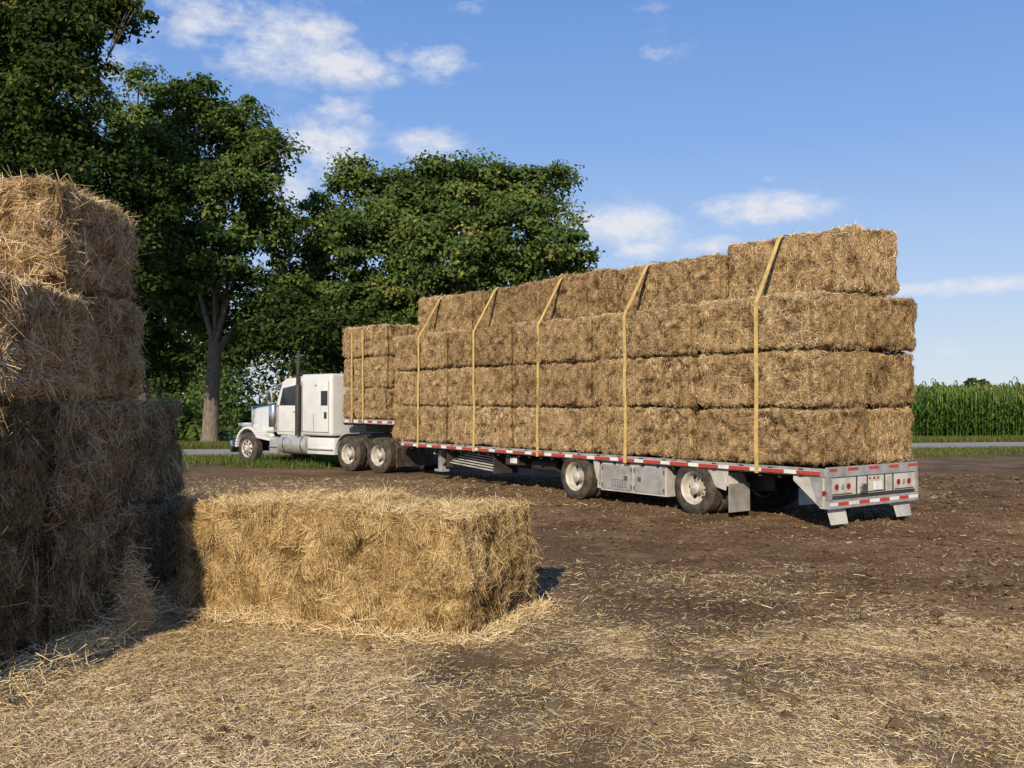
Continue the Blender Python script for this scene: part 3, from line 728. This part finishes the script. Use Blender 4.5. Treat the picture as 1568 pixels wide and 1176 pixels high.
tree('tree',x,d,lob([(60,-20,90,60,0),(150,5,60,40,0),(205,25,32,18,-1),(30,80,90,70,-1),(95,90,60,60,-1),(140,60,40,40,-2),(20,200,100,70,-1),(110,240,90,70,0),(110,300,90,60,-2),(190,300,60,60,1),(120,350,80,60,0),(20,350,90,70,0),(-60,120,90,110,0),(180,400,60,50,0),(110,170,70,60,-2)],d,x,d),6,.5,700,150,.20,M['leafd'],14,.47,thin=.4)
d=56; x=px(215,d)
tree('tree',x,d,lob([(210,125,38,36,0),(170,200,70,60,1),(230,200,50,50,1),(230,250,60,60,0),(200,330,80,60,0),(250,420,70,60,0)],d,x,d),6,.4,290,130,.24,M['leaf'],15,.55)
d=47; x=px(440,d)
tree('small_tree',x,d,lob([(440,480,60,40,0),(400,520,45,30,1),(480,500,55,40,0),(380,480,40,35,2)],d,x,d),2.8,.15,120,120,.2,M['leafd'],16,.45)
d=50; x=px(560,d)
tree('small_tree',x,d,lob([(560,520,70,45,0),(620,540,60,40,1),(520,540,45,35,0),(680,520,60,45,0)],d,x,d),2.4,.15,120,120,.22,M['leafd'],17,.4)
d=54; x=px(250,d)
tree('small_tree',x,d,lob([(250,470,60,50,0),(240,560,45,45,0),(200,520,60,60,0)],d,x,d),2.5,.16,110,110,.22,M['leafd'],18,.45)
def treeline(name,pts,ls,nleaf,mat,tb):
    n=len(pts)*nleaf; pts=np.array(pts,float); ci=np.repeat(np.arange(len(pts)),nleaf)
    e=nrm(rng.normal(size=(n,3))); q=rng.uniform(.4,1.05,(n,1)); pos=pts[ci,:3]+e*q*pts[ci,3:6]; pos[:,2]=np.maximum(pos[:,2],.05)
    nn=nrm(e*.8+np.array([0,0,.5])+rng.normal(0,.5,(n,3))); t=nrm(np.cross(nn,rng.normal(size=(n,3)))); s=np.cross(nn,t); l=ls*rng.uniform(.6,1.3,(n,1))
    v=np.stack([pos-t*l*.6,pos+s*l*.4,pos+t*l*.6,pos-s*l*.4],1).reshape(-1,3)
    obj(name,mk(name,v,np.arange(4*n).reshape(-1,4),[mat],{'tint':np.repeat(np.clip(rng.normal(tb,.2,n),0,1),4)}))
pts=[]
for i in range(70):
    xx=rng.uniform(-75,6); yy=rng.uniform(74,90); hh_=rng.uniform(1.5,4.2); 
    pts.append((xx,yy,hh_*.7,rng.uniform(2,4),rng.uniform(2,3),hh_))
for i in range(50):
    xx=rng.uniform(-45,2); yy=rng.uniform(50,56)+.1*xx; hh_=rng.uniform(.5,1.3)
    pts.append((xx,yy,hh_*.6,rng.uniform(.8,1.8),rng.uniform(.8,1.5),hh_))
treeline('background_shrubs',pts,.3,420,M['leaf'],.5)
pts=[]
for i in range(44):
    xx=rng.uniform(-45,8)+0; yy=rng.uniform(92,105); pts.append((xx-10,yy,rng.uniform(3,9),rng.uniform(3,6),3,rng.uniform(3,5)))
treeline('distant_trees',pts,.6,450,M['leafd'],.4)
d=300; 
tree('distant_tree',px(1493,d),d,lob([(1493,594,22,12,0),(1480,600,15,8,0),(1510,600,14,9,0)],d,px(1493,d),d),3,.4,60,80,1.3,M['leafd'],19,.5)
# ------------------------------------------------------------------ sky & light
AZ=math.atan2(-.22,-1.0)%(2*math.pi); EL=math.radians(25)
w=bpy.data.worlds.new('World'); scene.world=w; w.use_nodes=True; nt=w.node_tree; nt.nodes.clear()
out=nt.nodes.new('ShaderNodeOutputWorld'); bg=nt.nodes.new('ShaderNodeBackground'); nt.links.new(bg.outputs[0],out.inputs[0])
sky=nt.nodes.new('ShaderNodeTexSky'); sky.sky_type='NISHITA'; sky.sun_disc=False; sky.sun_elevation=EL; sky.sun_rotation=AZ
sky.air_density=1.0; sky.dust_density=.3; sky.ozone_density=2.0
bg.inputs[1].default_value=.115
tc=N(nt,'ShaderNodeTexCoord'); sep=N(nt,'ShaderNodeSeparateXYZ'); nt.links.new(tc.outputs['Generated'],sep.inputs[0])
az=math_(nt,'ARCTAN2',sep.outputs[0],sep.outputs[1]); el=math_(nt,'ARCSINE',sep.outputs[2])
blue=ramp(nt,math_(nt,'DIVIDE',el,1.2,clamp=True),[(0,(5.6,6.3,7.4)),(.10,(3.9,5.2,7.5)),(.22,(2.1,3.7,7.1)),(.36,(1.25,2.7,6.3)),(1,(.5,1.2,3.6))])
skyc=mix(nt,.85,sky.outputs[0],blue)
n1=noise(nt,16,7,vec=tc.outputs['Generated'],rough=.6,stretch=(1,1,2.0)); n2=noise(nt,45,5,vec=tc.outputs['Generated'],rough=.65,stretch=(1,1,1.8))
C=[(340,30,130,55,.85),(430,60,150,60,1.0),(520,95,90,40,.95),(665,88,60,32,.9),(520,165,60,25,.75),(490,225,90,55,1.0),(655,222,70,30,.9),(440,290,45,45,.8),(965,345,110,38,1.0),(970,380,60,20,.9),(1160,318,120,28,1.1),(1100,375,60,18,.75),(1500,437,170,15,.95),(1460,535,60,22,.5),(1010,80,50,30,.5),(1180,272,25,8,.5),(610,80,40,24,.65),(200,100,90,50,.6),(600,120,30,16,.55),(1000,10,40,14,.4),(720,5,60,14,.5),(560,180,40,18,.6)]
acc=None
for (cx,cy,rx,ry,s) in C:
    ca=math.atan((cx-784)/1440); ce=math.atan((616-cy)/1440*math.cos(ca)); ra=rx/1440;re=ry/1440
    dx=math_(nt,'DIVIDE',math_(nt,'SUBTRACT',az,ca),ra); dy=math_(nt,'DIVIDE',math_(nt,'SUBTRACT',el,ce),re)
    r2=math_(nt,'ADD',math_(nt,'MULTIPLY',dx,dx),math_(nt,'MULTIPLY',dy,dy))
    g=math_(nt,'MULTIPLY',math_(nt,'EXPONENT',math_(nt,'MULTIPLY',r2,-1.1)),s)
    acc=g if acc is None else math_(nt,'MAXIMUM',acc,g)
nn=math_(nt,'ADD',math_(nt,'MULTIPLY',n1,.65),math_(nt,'MULTIPLY',n2,.35))
d_=math_(nt,'ADD',acc,math_(nt,'MULTIPLY',math_(nt,'SUBTRACT',nn,.5),3.2))
mask=math_(nt,'MULTIPLY',math_(nt,'DIVIDE',math_(nt,'SUBTRACT',d_,.26),.8,clamp=True),math_(nt,'MULTIPLY',acc,1.7,clamp=True))
mr=math_(nt,'MULTIPLY',math_(nt,'POWER',mask,1.1),.92)
col=mix(nt,mr,skyc,(6.9,7.0,7.5))
nt.links.new(col,bg.inputs[0])
sun=bpy.data.lights.new('sun','SUN'); sun.energy=5.0; sun.angle=math.radians(.53); sun.color=(1,.86,.64)
so=bpy.data.objects.new('sun',sun); scene.collection.objects.link(so)
dirv=Vector((math.sin(AZ)*math.cos(EL),math.cos(AZ)*math.cos(EL),math.sin(EL)))
so.rotation_euler=dirv.to_track_quat('Z','Y').to_euler(); so.location=(0,-10,30)
# camera
cam=bpy.data.cameras.new('camera'); cam.sensor_width=36; cam.lens=36*1440/1568; cam.clip_end=4000; cam.clip_start=.05
co=bpy.data.objects.new('camera',cam); scene.collection.objects.link(co); co.location=(0,0,CAMH)
co.rotation_euler=(math.radians(90)+math.atan(28/1440),0,0); scene.camera=co
scene.view_settings.view_transform='Standard'; scene.view_settings.look='None'; scene.view_settings.exposure=0
